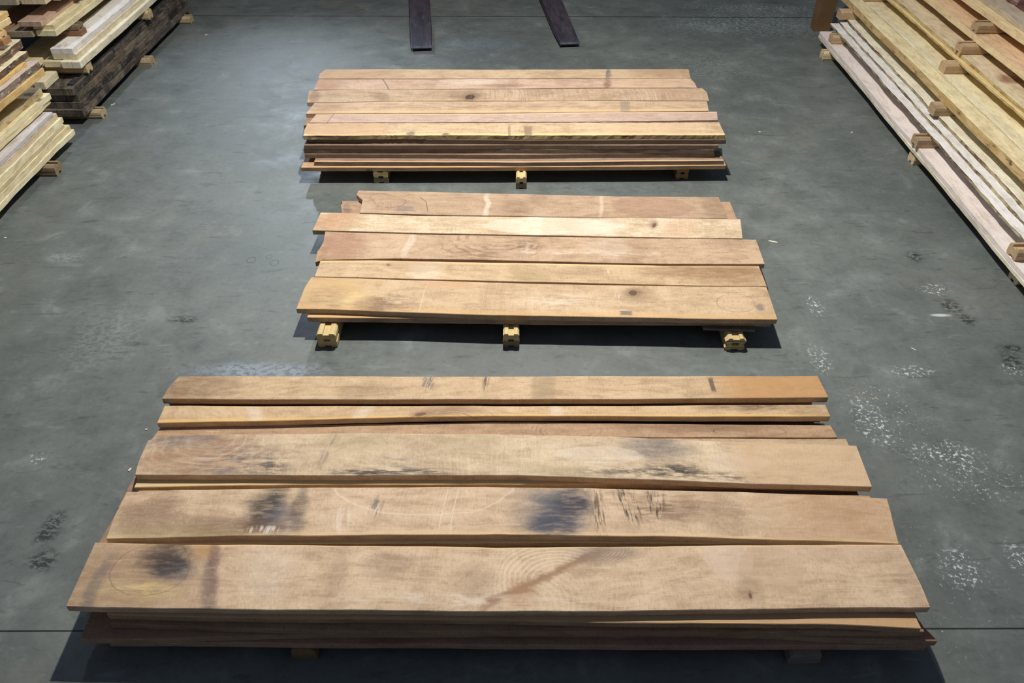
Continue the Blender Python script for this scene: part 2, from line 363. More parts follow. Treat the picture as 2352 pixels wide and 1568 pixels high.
# supports under the two rear boards (4th layer) and deeper layers
fill([(-1.338, 1.17, 2.115, 2.225), (-1.335, 1.18, 2.03, 2.095)], z4, T, G1, LB1)
fill([(-1.22, 1.17, 2.05, 2.22), (-1.25, 1.18, 1.86, 2.03)], z3, T, G1, LB1)
fill([(-1.22, 1.17, 1.98, 2.21), (-1.25, 1.18, 1.74, 1.96), (-1.25, 1.18, 1.53, 1.72), (-1.23, 1.2, 1.335, 1.51)], z2, T, G1, LB1)
fill([(-1.22, 1.17, 1.96, 2.18), (-1.25, 1.18, 1.70, 1.93), (-1.25, 1.18, 1.50, 1.68), (-1.23, 1.2, 1.32, 1.48)], z1, T, G1, LB1)

# ================================================================ MIDDLE STACK
G2 = 'boards of the middle stack'
m2, m1 = .1370, .1088
board('walnut_board', 'rear top board of the middle stack with a notched left end and a pencilled oval', 'board',
      [wmat(21, (184,148,112), stains=[('ring', .085, .55, .045, .33, S(90,76,64), .6), ('bar', .182, .45, .0012, .3, S(70,60,54), .7), ('bar', .125, .2, .02, .1, BL, .4), ('blob', .42, .3, .06, .5, BR, .4), ('blob', .345, .5, .008, .9, WH, .45),
        ('blob', .67, .5, .006, .9, S(222,196,166), .5), ('hard', .80, .5, .10, .5, S(158,112,86), .45), ('blob', .97, .5, .06, 1, BR, .35), ('blob', .5, .8, .05, .4, BR, .3)])],
      [(823,437), (1239,446), (1420,451), (1651,452)], [(826,488), (1000,493), (1239,497), (1671,501)], m2, T, left=[(816,451), (833,454), (832,462)], group=G2, seed=21)
board('walnut_board', 'under board at the rear of the middle stack, sticking out at both ends', 'board',
      [wmat(22, (176,134,100), stains=[('blob', .02, .3, .02, .5, NV, .4)])],
      [(783,461), (1239,461), (1677,463)], [(786,492), (1239,500), (1694,505)], m1, T, left=[(787,466), (782,468)], group=G2, seed=22)
board('walnut_board', 'palest top board of the middle stack, second from the rear, small knot at right', 'board',
      [wmat(23, (206,176,132), light=(236,220,196), stains=[('blob', .05, .6, .07, .8, S(190,128,74), .65), ('hard', .55, .5, .15, .5, WH, .35), ('knot', .795, .6, .012, .3, BR, .9), ('blob', .79, .75, .02, .3, BR, .5), ('blob', .68, .5, .06, .6, WH, .4), ('blob', .86, .5, .05, .6, S(206,152,104), .4), ('blob', .35, .7, .06, .5, S(180,150,110), .4)])],
      [(736,488), (762,488), (966,495), (1239,498.5), (1520,500), (1701,503)], [(717,528.5), (1043,536), (1239,540), (1475,544), (1706,547)], m2, T, left=[(722,520)], group=G2, seed=23)
board('walnut_board', 'reddish third top board of the middle stack, flowing dark figure, bark on its left corner', 'board',
      [wmat(24, (192,154,116), stains=[('blob', .05, .5, .07, .9, S(158,104,66), .6), ('figure', .4, .9, .14, 1.1, BR, .45, .3), ('smudge', .46, .7, .10, .5, S(120,84,58), .5), ('smudge', .36, .2, .1, .3, S(120,84,58), .5), ('blob', .20, .6, .014, .7, WH, .35), ('smudge', .6, .35, .2, .1, WH, .5), ('blob', .65, .6, .05, .5, WH, .2), ('blob', .93, .8, .06, .3, BR, .3), ('scrape', .46, .5, .01, .4, WH, .3)])],
      [(747,531), (966,538), (1239,543), (1526,547), (1737,550)], [(724,601), (734,596), (915,593), (1239,599), (1526,606), (1757,606)], m2, T,
      left=[(741,562), (730,571)], group=G2, seed=24)
board('walnut_board', 'second top board from the front of the middle stack, dark brown right end', 'board',
      [wmat(25, (200,164,118), stains=[('blob', .88, .7, .18, .6, S(146,98,58), .7), ('blob', .25, .5, .05, .8, WH, .35), ('knot', .16, .75, .008, .12, S(60,48,44), .9), ('hard', .22, .7, .07, .35, S(180,142,98), .35), ('blob', .5, .3, .08, .4, OL, .5), ('blob', .6, .6, .06, .4, BR, .35), ('scrape', .65, .6, .006, .2, WH, .5)],
       sap=[(1, .12, (226,196,140), .6)])],
      [(736,598), (864,597.5), (992,600.5), (1239,604), (1526,610), (1743,610)], [(722,635), (915,639), (1239,647), (1526,654), (1762,657.5)], m2, T, group=G2, seed=25)
board('walnut_board', 'wide front board of the middle stack with yellowish left end and pencilled right oval', 'board',
      [wmat(26, (200,164,120), stains=[('blob', .05, .6, .14, .7, S(206,162,86), .7), ('smudge', .06, .3, .05, .4, S(120,96,84), .5), ('smudge', .13, .35, .07, .25, YE, .6), ('blob', .17, .15, .05, .3, S(120,80,60), .6), ('smudge', .2, .3, .07, .35, BR, .5),
        ('knot', .70, .75, .02, .18, S(84,62,48), .9), ('blob', .71, .7, .05, .3, BR, .45), ('ring', .92, .48, .035, .28, S(110,84,64), .55), ('blob', .965, .35, .012, .15, GR, .8), ('bar', .26, .5, .0012, .45, WH, .22, .12), ('scrape', .672, .7, .008, .4, WH, .4), ('bar', .685, .12, .01, .06, GR, .8), ('smudge', .55, .45, .1, .3, WH, .35), ('blob', .3, .9, .08, .15, S(206,148,84), .5)],
       sap=[(0, .17, (208,170,116), .5)])],
      [(715,636), (823,638.5), (1119,648), (1239,652), (1500,655.5), (1761,659)], [(680,709), (780,711), (877,715), (1068,721), (1239,725), (1577,731), (1786,733)], m2, T, left=[(700,658)], group=G2, seed=26, n=70)
board('walnut_board', 'bottom front board of the middle stack, resting on the grooved supports', 'board', [wmat(27, (172,136,104), sap=[(0, .35, (226,184,124), .7)])],
      [(720,690), (1239,690), (1762,705)], [(705,728), (915,731), (1100,733.5), (1239,735), (1500,737), (1772,739)], m1, T, group=G2, seed=27)
board('walnut_board', 'under board of the middle stack below the reddish board with the bark corner', 'board', [wmat(28, (150,108,76))],
      [(760,575), (1239,600), (1740,600)], [(733,604), (1239,640), (1755,640)], m1, T, group=G2, seed=28)
fill([(-.92, 1.16, 2.87, 2.955)], m1, T, G2, 'brown board buried inside the middle stack under the front boards')
fill([(-.9, 1.14, 3.26, 3.375)], m1, T, G2, 'brown board buried inside the middle stack under the palest top board')

# ================================================================ FAR STACK
G3 = 'boards of the far stack'
zt = .270
fl = [zt-.0272*k for k in range(8)]
barkF = bark('ragged_sapwood_edge', (150,128,98), (190,172,130), (96,76,56), 3)
board('walnut_board', 'rearmost top board of the far stack', 'board', [wmat(31, (192,158,118), stains=[('blob', .08, .5, .15, 1, S(186,140,96), .5), ('blob', .78, .6, .01, .6, GR, .8), ('bar', .775, .5, .004, 1, GR, .6), ('blob', .93, .6, .1, .8, S(166,120,84), .5)])],
      [(747,159.5), (869,158.6), (1090,160), (1400,159), (1582,159)], [(731,180.4), (1190,179.6), (1586,178.6)], zt, .027, left=[(733,170)], group=G3, seed=31)
board('walnut_board', 'pinkish top board of the far stack, second from the rear, with a cracked left part', 'board', [wmat(32, (196,158,128), stains=[('blob', .04, .5, .05, 1, S(172,122,84), .6), ('bar', .188, .5, .0015, 1, S(90,70,56), .6), ('blob', .5, .3, .10, .25, BR, .5), ('blob', .775, .4, .012, .6, BR, .7), ('hard', .88, .5, .1, .6, S(208,172,124), .4), ('blob', .4, .7, .1, .4, WH, .3)])],
      [(731,182), (1190,181.2), (1586,180.2)], [(720,205.8), (980,204), (1190,203), (1335,201), (1601,201)], zt, .027, right=[(1596,190)], group=G3, seed=32)
board('walnut_board', 'top board of the far stack with slanting saw marks and a dark knot', 'board', [wmat(33, (186,152,116), saw=.8, stains=[('knot', .40, .3, .022, .45, S(54,40,32), 1), ('blob', .39, .5, .04, .5, BR, .4), ('blob', .18, .4, .03, .5, BR, .45), ('blob', .02, .5, .02, 1, BR, .5), ('blob', .93, .5, .06, .6, S(170,120,84), .4), ('scrape', .6, .5, .3, .8, S(150,112,80), .35)])],
      [(709,208), (847,205.5), (1190,204.6), (1401,202.6), (1614,202.8)], [(705,235), (935,231.2), (1190,231), (1401,229.5), (1629,231)], zt, .027, right=[(1624,212)], group=G3, seed=33)
board('walnut_board', 'top board of the far stack just in front of the dark knotted one', 'board', [wmat(34, (194,158,120), stains=[('bar', .80, .4, .012, .6, GR, .4), ('blob', .05, .5, .05, 1, S(172,130,92), .5), ('smudge', .4, .5, .4, .15, S(140,112,84), .5)], sap=[(0, .25, (216,184,136), .5)])],
      [(722,236.2), (935,232.6), (1190,232.4), (1401,231), (1624,232.4)], [(702,260.5), (891,259.5), (1190,258.5), (1401,256), (1628,254)], zt, .027, group=G3, seed=34)
board('walnut_board', 'pinkish top board of the far stack, second from the front, with a pale upper edge', 'board', [wmat(35, (192,158,136), blot=.35, stains=[('ring', .42, .5, .05, .35, S(150,104,100), .4), ('bar', .06, .5, .002, 1, S(120,90,70), .5, .2), ('blob', .02, .5, .04, 1, S(196,160,110), .6)], sap=[(1, .14, (224,192,148), .7)])],
      [(726,262), (1190,260), (1401,257.4), (1647,256)], [(710,281), (1190,280.3), (1500,277.5), (1649,275.5)], zt-.002, .025, group=G3, seed=35)
board('walnut_board', 'front top board of the far stack with a ragged waney front edge', 'board', [wmat(36, (202,168,124), stains=[('blob', .265, .12, .012, .18, BL, .9), ('blob', .34, .08, .01, .12, NV, .8), ('bar', .48, .3, .004, .5, S(130,104,80), .6), ('bar', .545, .3, .011, .4, S(120,96,74), .65), ('hard', .82, .4, .1, .5, S(212,170,122), .4), ('hard', .1, .5, .1, .8, S(196,150,104), .5)], sap=[(0, .16, (230,202,140), .75)]), barkF],
      [(707,282.6), (1190,281.8), (1652,280.4)], [(696.5,311), (891,310.5), (1190,310.5), (1666,310)], zt, .027, left=[(699,297)], group=G3, seed=36, rag=.002, n=120)
rowsF = [
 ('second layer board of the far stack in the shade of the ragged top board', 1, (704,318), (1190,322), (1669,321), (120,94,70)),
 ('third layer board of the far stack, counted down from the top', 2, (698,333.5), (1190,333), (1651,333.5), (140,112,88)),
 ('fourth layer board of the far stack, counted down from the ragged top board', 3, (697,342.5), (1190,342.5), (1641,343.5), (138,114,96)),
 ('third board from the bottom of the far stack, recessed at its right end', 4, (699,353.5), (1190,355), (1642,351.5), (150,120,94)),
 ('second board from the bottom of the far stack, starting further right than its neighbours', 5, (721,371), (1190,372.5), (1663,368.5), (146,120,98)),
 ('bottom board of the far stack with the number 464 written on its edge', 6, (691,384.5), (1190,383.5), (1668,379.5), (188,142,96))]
lastb = None
for k, (lab, lv, a, b, c, col) in enumerate(rowsF):
    z = fl[lv]
    A, B, D = W(*a, z), W(*b, z), W(*c, z)
    wv = .14
    o = board('walnut_board', lab, 'board', [wmat(40+k, col, sap=[(0, .1, (222,182,136), .75)] if lv > 4 else None)],
          [(A[0], A[1]+wv), (D[0], A[1]+wv)], [A, B, D], z, .0268, px=False, group=G3, seed=40+k)
    lastb = o; nb = (A, B)
for lv in range(1, 7):
    fill([(-1.28+.01*lv, 1.24, 4.41, 4.62), (-1.27, 1.22-.01*lv, 4.64, 4.90), (-1.25, 1.22, 4.92, 5.17)], fl[lv], .0268, G3, 'brown board buried inside the far stack under the top boards')
# handwritten number on the lowest board's edge
tc = bpy.data.curves.new('handwritten_number', 'FONT'); tc.body = '464'; tc.size = .024; tc.extrude = .0003; tc.space_character = 1.15
tmp = bpy.data.objects.new('tmp_text', tc); C.objects.link(tmp)
bpy.context.view_layer.update()
me = bpy.data.meshes.new_from_object(tmp.evaluated_get(bpy.context.evaluated_depsgraph_get()))
bpy.data.objects.remove(tmp)
num = link('handwritten_number', me, lastb)
me.materials.clear(); me.materials.append(plain('pencil_black', (40,34,32), .9))
nx, ny = W(841, 391, fl[6]-.024)
num.rotation_euler = (math.radians(90), 0, 0)
num.location = (nx-lastb.location.x, min(p[1] for p in nb)-lastb.location.y-.0042, -.0235)
num['label'] = 'handwritten number 464 in dark pencil'

# ================================================================ BEARERS
def bearer(label, p0, p1, z0, h, w, mat, group, over=True, groove=True, ch=.008, name='wood_bearer', worn=0, seed=0):
    """grooved stick from p0 to p1 (world xy), bottom z0"""
    d = Vector((p1[0]-p0[0], p1[1]-p0[1], 0)); L = d.length; d.normalize()
    s = Vector((-d.y, d.x, 0)) * -1
    g, gd = w*.17, h*.2
    hw = w/2
    up = [(-hw+ch, h), (-g, h), (-g, h-gd), (g, h-gd), (g, h), (hw-ch, h)] if groove else [(-hw+ch, h), (hw-ch, h)]
    dn = [(hw-ch*.5, 0), (g, 0), (g, gd), (-g, gd), (-g, 0), (-hw+ch*.5, 0)] if groove else [(hw-ch*.3, 0), (-hw+ch*.3, 0)]
    nk = [(hw, h*.47), (hw-.003, h*.45), (hw, h*.43)] if h > .05 else []
    prof = up+[(hw, h-ch*1.2)]+nk+[(hw, ch)]+dn+[(-hw, ch)]+[(-a, b) for a, b in nk[::-1]]+[(-hw, h-ch*1.2)]
    r = random.Random(seed)
    if worn: prof = [(a+r.uniform(-worn, worn), min(h, max(0, b+(r.uniform(-worn, worn) if 0 < b < h else 0)))) for a, b in prof]
    bm = bmesh.new(); um = bm.loops.layers.uv.new('metres'); un = bm.loops.layers.uv.new('norm')
    n = 2; rings = []
    for i in range(n+1):
        rings.append([bm.verts.new(Vector(d)*(L*i/n)+s*a+Vector((0, 0, b))) for a, b in prof])
    N = len(prof); rr = r.uniform(0, 4)
    for i in range(n):
        for k in range(N):
            k2 = (k+1) % N
            f = bm.faces.new([rings[i][k], rings[i][k2], rings[i+1][k2], rings[i+1][k]])
            for lp, uvv in zip(f.loops, [(i*L/n, k*.02), (i*L/n, k*.02+.02), ((i+1)*L/n, k*.02+.02), ((i+1)*L/n, k*.02)]):
                lp[um].uv = (uvv[0]+rr, uvv[1]); lp[un].uv = (.5, .5)
    for ring in (rings[0][::-1], rings[-1]):
        f = bm.faces.new(ring)
        for lp in f.loops:
            co = lp.vert.co; lp[um].uv = (co.dot(s)*1.0+rr, co.z*1.5); lp[un].uv = (.5, .5)
    bmesh.ops.recalc_face_normals(bm, faces=bm.faces)
    me = bpy.data.meshes.new(name); bm.to_mesh(me); bm.free(); me.materials.append(mat)
    o = link(name, me); o.location = (p0[0], p0[1], z0)
    return tag(o, label, 'wood block', group)

by = wmat(50, (216,186,116), saw=.1, blot=.4); bo = wmat(51, (176,126,72), blot=.5); bw = wmat(52, (150,128,92), blot=.7)
bgrey = wmat(53, (128,118,104), blot=.7)
GB = 'grooved sticks holding up the three central stacks'
# near stack: two worn blocks
bearer('worn rounded wood block under the left part of the near stack', (-.642, 1.166), (-.642, 2.18), 0.0, .0585, .078, wmat(54, (136,98,58), blot=.8), GB, groove=False, ch=.014, worn=.004, seed=3)
bearer('chipped grey wood block under the right part of the near stack', (.898, 1.150), (.898, 2.18), 0.0, .0585, .098, bgrey, GB, groove=False, ch=.012, worn=.005, seed=8)
# middle stack
hb = .0402
for lab, x, y, w, mt0, mt1 in (('left', -.835, 2.632, .088, by, by), ('middle', -.004, 2.632, .075, bw, by)):
    bearer('lower stick of the %s support under the middle stack' % lab, (x, y+.004), (x, 3.58), 0, hb-.0004, w, mt0, GB, seed=4)
    bearer('upper grooved stick of the %s support under the middle stack' % lab, (x, y), (x, 3.58), hb, hb-.0006, w-.002, mt1, GB, seed=5)
hr = .0335
bearer('lower stick of the right support under the middle stack', (1.005, 2.614), (1.005, 3.58), 0, hr-.0004, .094, by, GB, ch=.016, seed=6)
bearer('upper grooved stick of the right support under the middle stack', (1.005, 2.616), (1.005, 3.58), hr, hr-.0004, .094, by, GB, ch=.016, seed=7)
gx0 = W(1613, 745, .08); gx1 = W(1735, 758, .08)
board('shim_board', 'thin grey offcut board wedged on the right support of the middle stack', 'board', [wmat(55, (112,106,98), blot=.4)],
      [(gx0[0], 2.95), (gx1[0], 2.95)], [(gx0[0], 2.672), (gx1[0], 2.66)], .0802, .013, px=False, n=12, seed=3)
# far stack
for lab, x, y, w, mt0, mt1 in (('left', -.785, 4.135, .09, bw, by), ('middle', .055, 4.066, .064, bw, by), ('right', 1.03, 4.185, .075, bo, bo)):
    bearer('lower stick of the %s support under the far stack' % lab, (x, y), (x, 5.16), 0, hb-.0004, w, mt0, GB, seed=14)
    bearer('upper grooved stick of the %s support under the far stack' % lab, (x, y-.002), (x, 5.17), hb, hb-.0006, w-.002, mt1, GB, seed=15)

# ================================================================ SIDE PILES
def yboard(label, x0, x1, y0, y1, z0, z1, mats, group, seed=0, skew=0, wav=.0025, rag=0, name='board', ends=0):
    """plank lying along the depth of the hall: x0..x1 wide, y0..y1 long"""
    r = random.Random(seed*7+1)
    e = lambda: r.uniform(-.012, .012) if ends else 0
    # built lengthwise then turned: local length axis runs toward +y
    L = y1-y0; n = 40
    back = [(0, (x1-x0)), (L+e(), (x1-x0))]; front = [(0, 0), (L, 0)]
    o = board(name, label, 'board', mats, back, front, z1, z1-z0, px=False, group=group, seed=seed, wav=wav, rag=rag, n=60, m=3)
    # local +x -> world +y, local +y -> world -x ; right edge (x1) is the front
    lx, ly = o.location.x, o.location.y
    o.rotation_euler = (0, 0, math.radians(90)+skew)
    o.location = ((x0+x1)/2, (y0+y1)/2, z1)
    return o
def yboardL(label, x0, x1, y0, y1, z0, z1, mats, group, **k):
    """same, with the 'front' edge facing -x (right-hand pile)"""
    o = yboard(label, x0, x1, y0, y1, z0, z1, mats, group, **k)
    o.rotation_euler = (0, 0, math.radians(-90)+k.get('skew', 0))
    return o

PALEY, CREAM, WHT, YEL, DRK, PNK = (222,202,150), (214,196,154), (222,216,204), (214,170,92), (62,56,58), (196,160,136)
bk1 = bark('bark_brown', (120,96,72), (74,62,54), (226,206,170), 1)
bk2 = bark('bark_white', (146,128,112), (96,82,76), (232,226,218), 2)
bk3 = bark('bark_thin', (96,80,58), (190,176,140), (150,116,70), 4)
bk4 = bark('waney_edge', (206,190,148), (176,152,104), (120,100,72), 5)
def sm(seed, col, **k):
    if sum(col) > 400: col = tuple(min(248, c*1.10) for c in col)
    k.setdefault('desat', .32); k.setdefault('blot', .45); return wmat(seed, col, **k)

# ---- left, near pile (N) and the one on top of it (P, Q)
GN = 'pale boards of the nearest left pile'
xs = -2.83
N = [(.070,.103,0,4.655,(222,208,160),'lowest board of the nearest left pile, resting on its wood block'),
     (.104,.140,-.008,4.64,(214,196,140),'second board from the floor in the nearest left pile'),
     (.141,.166,-.012,4.60,(200,180,130),'third board from the floor in the nearest left pile'),
     (.167,.200,-.020,4.62,(220,206,156),'fourth board from the floor in the nearest left pile'),
     (.201,.236,-.032,4.60,(206,180,140),'fifth board from the floor in the nearest left pile'),
     (.237,.262,-.030,4.56,(190,184,184),'greyish board in the middle of the nearest left pile with its top lit'),
     (.275,.300,-.075,4.66,(216,196,140),'board just above the grey one in the nearest left pile'),
     (.301,.338,-.070,4.67,(224,206,152),'board second from the top of the nearest left pile'),
     (.339,.385,-.095,4.64,(222,200,150),'top board of the nearest left pile with a knotty split edge')]
for k, (z0, z1_, dx, yf, col, lab) in enumerate(N):
    mt = sm(60+k, col, stains=[('knot', .93, 0, .03, .4, BR, .8)] if k > 6 else ())
    yboard(lab, xs+dx-.30, xs+dx, 2.35, yf, z0, z1_, [mt, bk4] if k in (8,) else [mt], GN, seed=60+k, wav=.004, rag=.002 if k in (1, 3, 8) else 0)
GNF = 'boards deeper in the nearest left pile'
for k, (z0, z1_, yf) in enumerate([(.07,.15,4.5), (.152,.262,4.52)]):
    yboard('%s filling board deeper in the nearest left pile' % ('lower' if k == 0 else 'upper'), -3.75, -3.18, 2.35, yf, z0, z1_, [sm(80+k, PALEY)], GNF, seed=80+k)
GL = 'wood blocks separating the left piles'
bearer('wood block on the floor under the far end of the nearest left pile', (-3.6, 4.26), (-2.775, 4.26), 0, .0695, .085, bw, GL, ch=.012, worn=.003)
bearer('wood block on the floor under the near part of the nearest left pile', (-3.6, 2.62), (-2.8, 2.62), 0, .0695, .085, bw, GL, ch=.012, worn=.003)
bearer('orange wood block between the nearest left pile and the bark-edged boards on it', (-3.6, 4.50), (-3.0, 4.50), .386, .085, .085, sm(82, (200,140,66)), GL, seed=2)
bearer('wood block between the two near left piles, out toward the front', (-3.6, 2.85), (-3.0, 2.85), .386, .085, .085, sm(83, (200,140,66)), GL, seed=2)
GP = 'bark-edged boards piled over the nearest left pile'
P_ = [(.472,.512,0,4.63,(214,170,90),[],'yellow lowest board of the bark-edged left pile'),
      (.513,.556,-.012,4.62,(190,170,150),[bk2],'board with white flaking bark on its edge in the left pile'),
      (.557,.578,-.045,4.55,(216,170,84),[],'thin orange-yellow board above the white bark edge in the left pile'),
      (.579,.616,-.050,4.62,(224,206,160),[bk1],'board with a dark mottled bark edge in the middle of the left pile'),
      (.617,.665,-.090,4.68,(206,186,140),[bk1],'top board of the bark-edged left pile with brown bark patches'),]
for k, (z0, z1_, dx, yf, col, ex, lab) in enumerate(P_):
    yboard(lab, -2.85+dx-.34, -2.85+dx, 2.5, yf, z0, z1_, [sm(85+k, col)]+ex, GP, seed=85+k, wav=.004, rag=.0025 if ex else 0)
yboard('narrow grey board set back on top of the bark-edged left pile', -3.30, -3.06, 2.5, 4.66, .666, .69, [sm(91, (206,196,160))], GP, seed=91)
bearer('lower of two blocks stacked on the bark-edged left pile', (-3.5, 4.53), (-2.935, 4.53), .691, .036, .085, sm(92, (188,128,72)), GL, groove=False, ch=.006)
bearer('upper grooved of two blocks stacked on the bark-edged left pile', (-3.5, 4.53), (-2.945, 4.53), .728, .036, .085, sm(93, (218,180,112)), GL, ch=.012)
GQ = 'boards at the upper left corner of the view'
Q = [(.766,.80,0,4.66,(222,190,120)), (.801,.83,-.005,4.68,(214,172,96)), (.831,.862,-.03,4.64,(214,206,190)), (.863,.90,-.055,4.60,(226,176,120))]
for k, (z0, z1_, dx, yf, col) in enumerate(Q):
    yboard(('lowest', 'second lowest', 'second highest, whitish', 'highest, orange')[k]+' board of the pile in the upper left corner', -3.25+dx, -2.95+dx, 2.6, yf, z0, z1_, [sm(94+k, col)], GQ, seed=94+k)

# ---- left, dark pile (D)
GD = 'dark weathered boards of the far left pile'
D = [(.060,.106,0,4.93,7.2,(86,76,72)), (.108,.150,-.008,4.96,7.15,(52,50,52)), (.152,.198,-.018,4.97,7.25,(84,74,58)), (.200,.248,-.03,4.95,7.3,(66,60,58))]
for k, (z0, z1_, dx, yn, yf, col) in enumerate(D):
    yboard(('lowest greyish board of the dark far left pile', 'nearly black second board of the dark far left pile', 'third board up of the dark far left pile with brown lip', 'top board of the dark far left pile')[k],
           -2.885+dx-.36, -2.885+dx, yn, yf, z0, z1_, [sm(100+k, col, blot=.7, dark=(30,26,28), light=(158,146,128))], GD, seed=100+k, wav=.003)
yboard('lowest inner board of the dark far left pile', -3.7, -3.26, 4.95, 7.2, .06, .15, [sm(104, DRK)], GD, seed=104)
yboard('upper inner board of the dark far left pile', -3.7, -3.29, 4.97, 7.2, .152, .248, [sm(105, DRK)], GD, seed=105)
yboard('small narrow dark strip lying on the dark far left pile', -2.965, -2.925, 5.0, 7.0, .249, .262, [sm(106, (58,58,62))], GD, seed=106)
for k, y in enumerate((5.07, 6.02, 7.0)):
    bearer('block on the floor under the %s of the dark far left pile' % ('near end', 'middle', 'far end')[k], (-3.65, y), (-2.825, y), 0, .0595, .085, sm(107+k, (176,150,106)), GL, ch=.014, worn=.003, seed=k)
GWb = 'blocks lying on the dark far left pile'
for k, y in enumerate((5.21, 6.30)):
    bearer('wood block on the dark far left pile, at its %s' % ('near end' , 'middle')[k], (-3.6, y), (-2.89+.03*k, y), .2625, .066, .085, sm(112+k, (196,168,116)), GL, ch=.012, seed=k)
# ---- white/cream boards on the dark pile (W)
GWh = 'cream boards on top of the dark pile'
yboard('lowest cream board over the dark pile, with a wide lit edge', -3.0, -2.875, 5.09, 8.2, .329, .372, [sm(120, (226,212,174))], GWh, seed=120)
yboard('cream board with a mottled end, beside the lowest one over the dark pile', -3.135, -3.01, 5.11, 8.2, .329, .368, [sm(121, (222,206,160))], GWh, seed=121)
yboard('middle cream board over the dark pile, under the white-faced one', -3.06, -2.905, 5.13, 8.2, .373, .409, [sm(122, (212,196,156))], GWh, seed=122)
yboard('white-faced board on top of the cream boards over the dark pile', -3.065, -2.918, 5.13, 8.2, .410, .446, [sm(123, (226,220,214), light=(236,236,240), stains=[('ring', .04, .4, .01, .2, BR, .6), ('smudge', .03, .6, .02, .3, GR, .6)])], GWh, seed=123)
yboard('cream board left of the white-faced one, reaching nearer', -3.36, -3.17, 4.98, 8.2, .329, .365, [sm(124, (220,198,146))], GWh, seed=124)
yboard('short cream stick poking out left of the cream boards', -3.14, -3.07, 4.93, 5.13, .2495, .30, [sm(125, (222,204,158))], GWh, seed=125)
for k, (y, z0) in enumerate(((5.40, .447), (6.5, .447))):
    bearer('lower brown block on the white-faced board, %s' % ('near its end', 'further back')[k], (-3.6, y), (-2.945, y), z0, .038, .085, sm(126, (150,100,62)), GL, groove=False, ch=.008)
    bearer('upper weathered block on the white-faced board, %s' % ('near its end', 'further back')[k], (-3.6, y), (-2.955, y), z0+.039, .036, .085, sm(127, (136,112,82)), GL, ch=.008)
# ---- boards Y
GY = 'boards on the third level of the far left pile'
yboard('pale yellow board with a wide lit edge on the third level, far left', -3.12, -2.985, 5.14, 8.3, .523, .56, [sm(130, (222,204,150))], GY, seed=130)
yboard('second pale yellow board on the third level, far left', -3.14, -3.0, 5.16, 8.3, .561, .59, [sm(131, (216,198,144))], GY, seed=131)
yboard('grey-brown end board behind the pale ones on the third level, far left', -3.30, -3.13, 5.12, 8.3, .523, .56, [sm(132, (160,136,104))], GY, seed=132)
yboard('light brown narrow board on top of the third level, far left', -3.20, -3.05, 5.12, 8.3, .591, .622, [sm(133, (190,152,124))], GY, seed=133)
yboard('board with a gnarled end left of the pale yellow boards, far left', -3.46, -3.32, 5.02, 8.3, .523, .56, [sm(134, (170,120,72))], GY, seed=134)
yboard('pale board lying lower and further left in the far left pile', -3.68, -3.48, 5.0, 8.3, .523, .575, [sm(135, (210,190,140))], GY, seed=135)
bearer('amber block on the light brown board, far left', (-3.6, 5.62), (-2.99, 5.62), .623, .075, .085, sm(136, (196,140,66)), GL, ch=.01)
yboard('board on the topmost visible level, far left, with a lit end', -3.19, -3.03, 5.22, 8.3, .699, .735, [sm(137, (206,184,140))], 'top boards of the far left pile', seed=137)
yboard('white board on the topmost visible level, far left', -3.02, -2.97, 5.3, 8.3, .699, .735, [sm(138, (216,212,196))], 'top boards of the far left pile', seed=138)
yboard('wide grey board on the topmost visible level, far left', -3.6, -3.2, 5.2, 8.3, .699, .74, [sm(139, (170,158,130))], 'top boards of the far left pile', seed=139)

# ---- right pile
GR1 = 'boards of the right pile'
rp = math.radians(-.6)
def R(label, x0, x1, y0, y1, z0, z1, col, ex=(), seed=0, **k):
    k.setdefault('skew', rp)
    return yboardL(label, x0, x1, y0, y1, z0, z1, [sm(seed, col, **k.pop('mk', {}))]+list(ex), GR1, seed=seed, **k)
R('thin bottom board of the right pile, just above the floor blocks', 2.492, 2.78, 2.55, 6.42, .070, .092, (206,196,170), seed=150)
R('pinkish white board on the lowest level of the right pile', 2.494, 2.79, 2.5, 6.42, .093, .120, (222,206,196), seed=151, mk=dict(light=(236,232,232)))
R('inner board on the lowest level of the right pile', 2.80, 3.3, 2.55, 6.40, .070, .120, (200,184,160), seed=152)
R('thin bark-edged board lowest on the second level of the right pile', 2.545, 2.84, 2.6, 6.36, .186, .205, (214,212,214), [bk3], seed=153, rag=.004)
R('whitish bark-edged board in the middle of the second level of the right pile', 2.60, 2.88, 2.7, 6.38, .206, .226, (212,212,210), [bk3], seed=154, rag=.005)
R('pale top board on the second level of the right pile with a wavy bark edge', 2.65, 2.93, 2.7, 6.46, .227, .250, (214,206,180), [bk3], seed=155, rag=.004)
R('inner board on the second level of the right pile', 2.96, 3.4, 2.7, 6.4, .186, .250, (206,196,160), seed=156)
R('yellow board with a wide brown-stained edge on the third level of the right pile', 2.665, 2.768, 2.8, 6.62, .316, .366, (222,200,142), [bark('stained_edge', (214,186,132), (190,158,104), (104,84,60), 11)], seed=158, mk=dict(stains=[('ring', .63, .5, .004, .12, BR, .6), ('ring', .55, .6, .004, .12, BR, .6)]))
R('wide pale yellow board on the third level of the right pile', 2.778, 3.05, 2.8, 6.62, .330, .368, (218,202,154), seed=159, mk=dict(stains=[('ring', .66, .12, .004, .07, BR, .6), ('ring', .45, .3, .004, .07, BR, .6)]))
R('orange-yellow bark-edged board lowest on the fourth level of the right pile', 2.862, 3.12, 3.0, 6.5, .434, .450, (222,186,104), [bk4], seed=160, rag=.003)
R('grey-brown mottled board on the fourth level of the right pile', 2.885, 3.10, 3.0, 6.5, .451, .474, (206,184,140), [bk4], seed=161, mk=dict(blot=.8, stains=[('blob', .55, .5, .02, .4, S(150,84,54), .8)]))
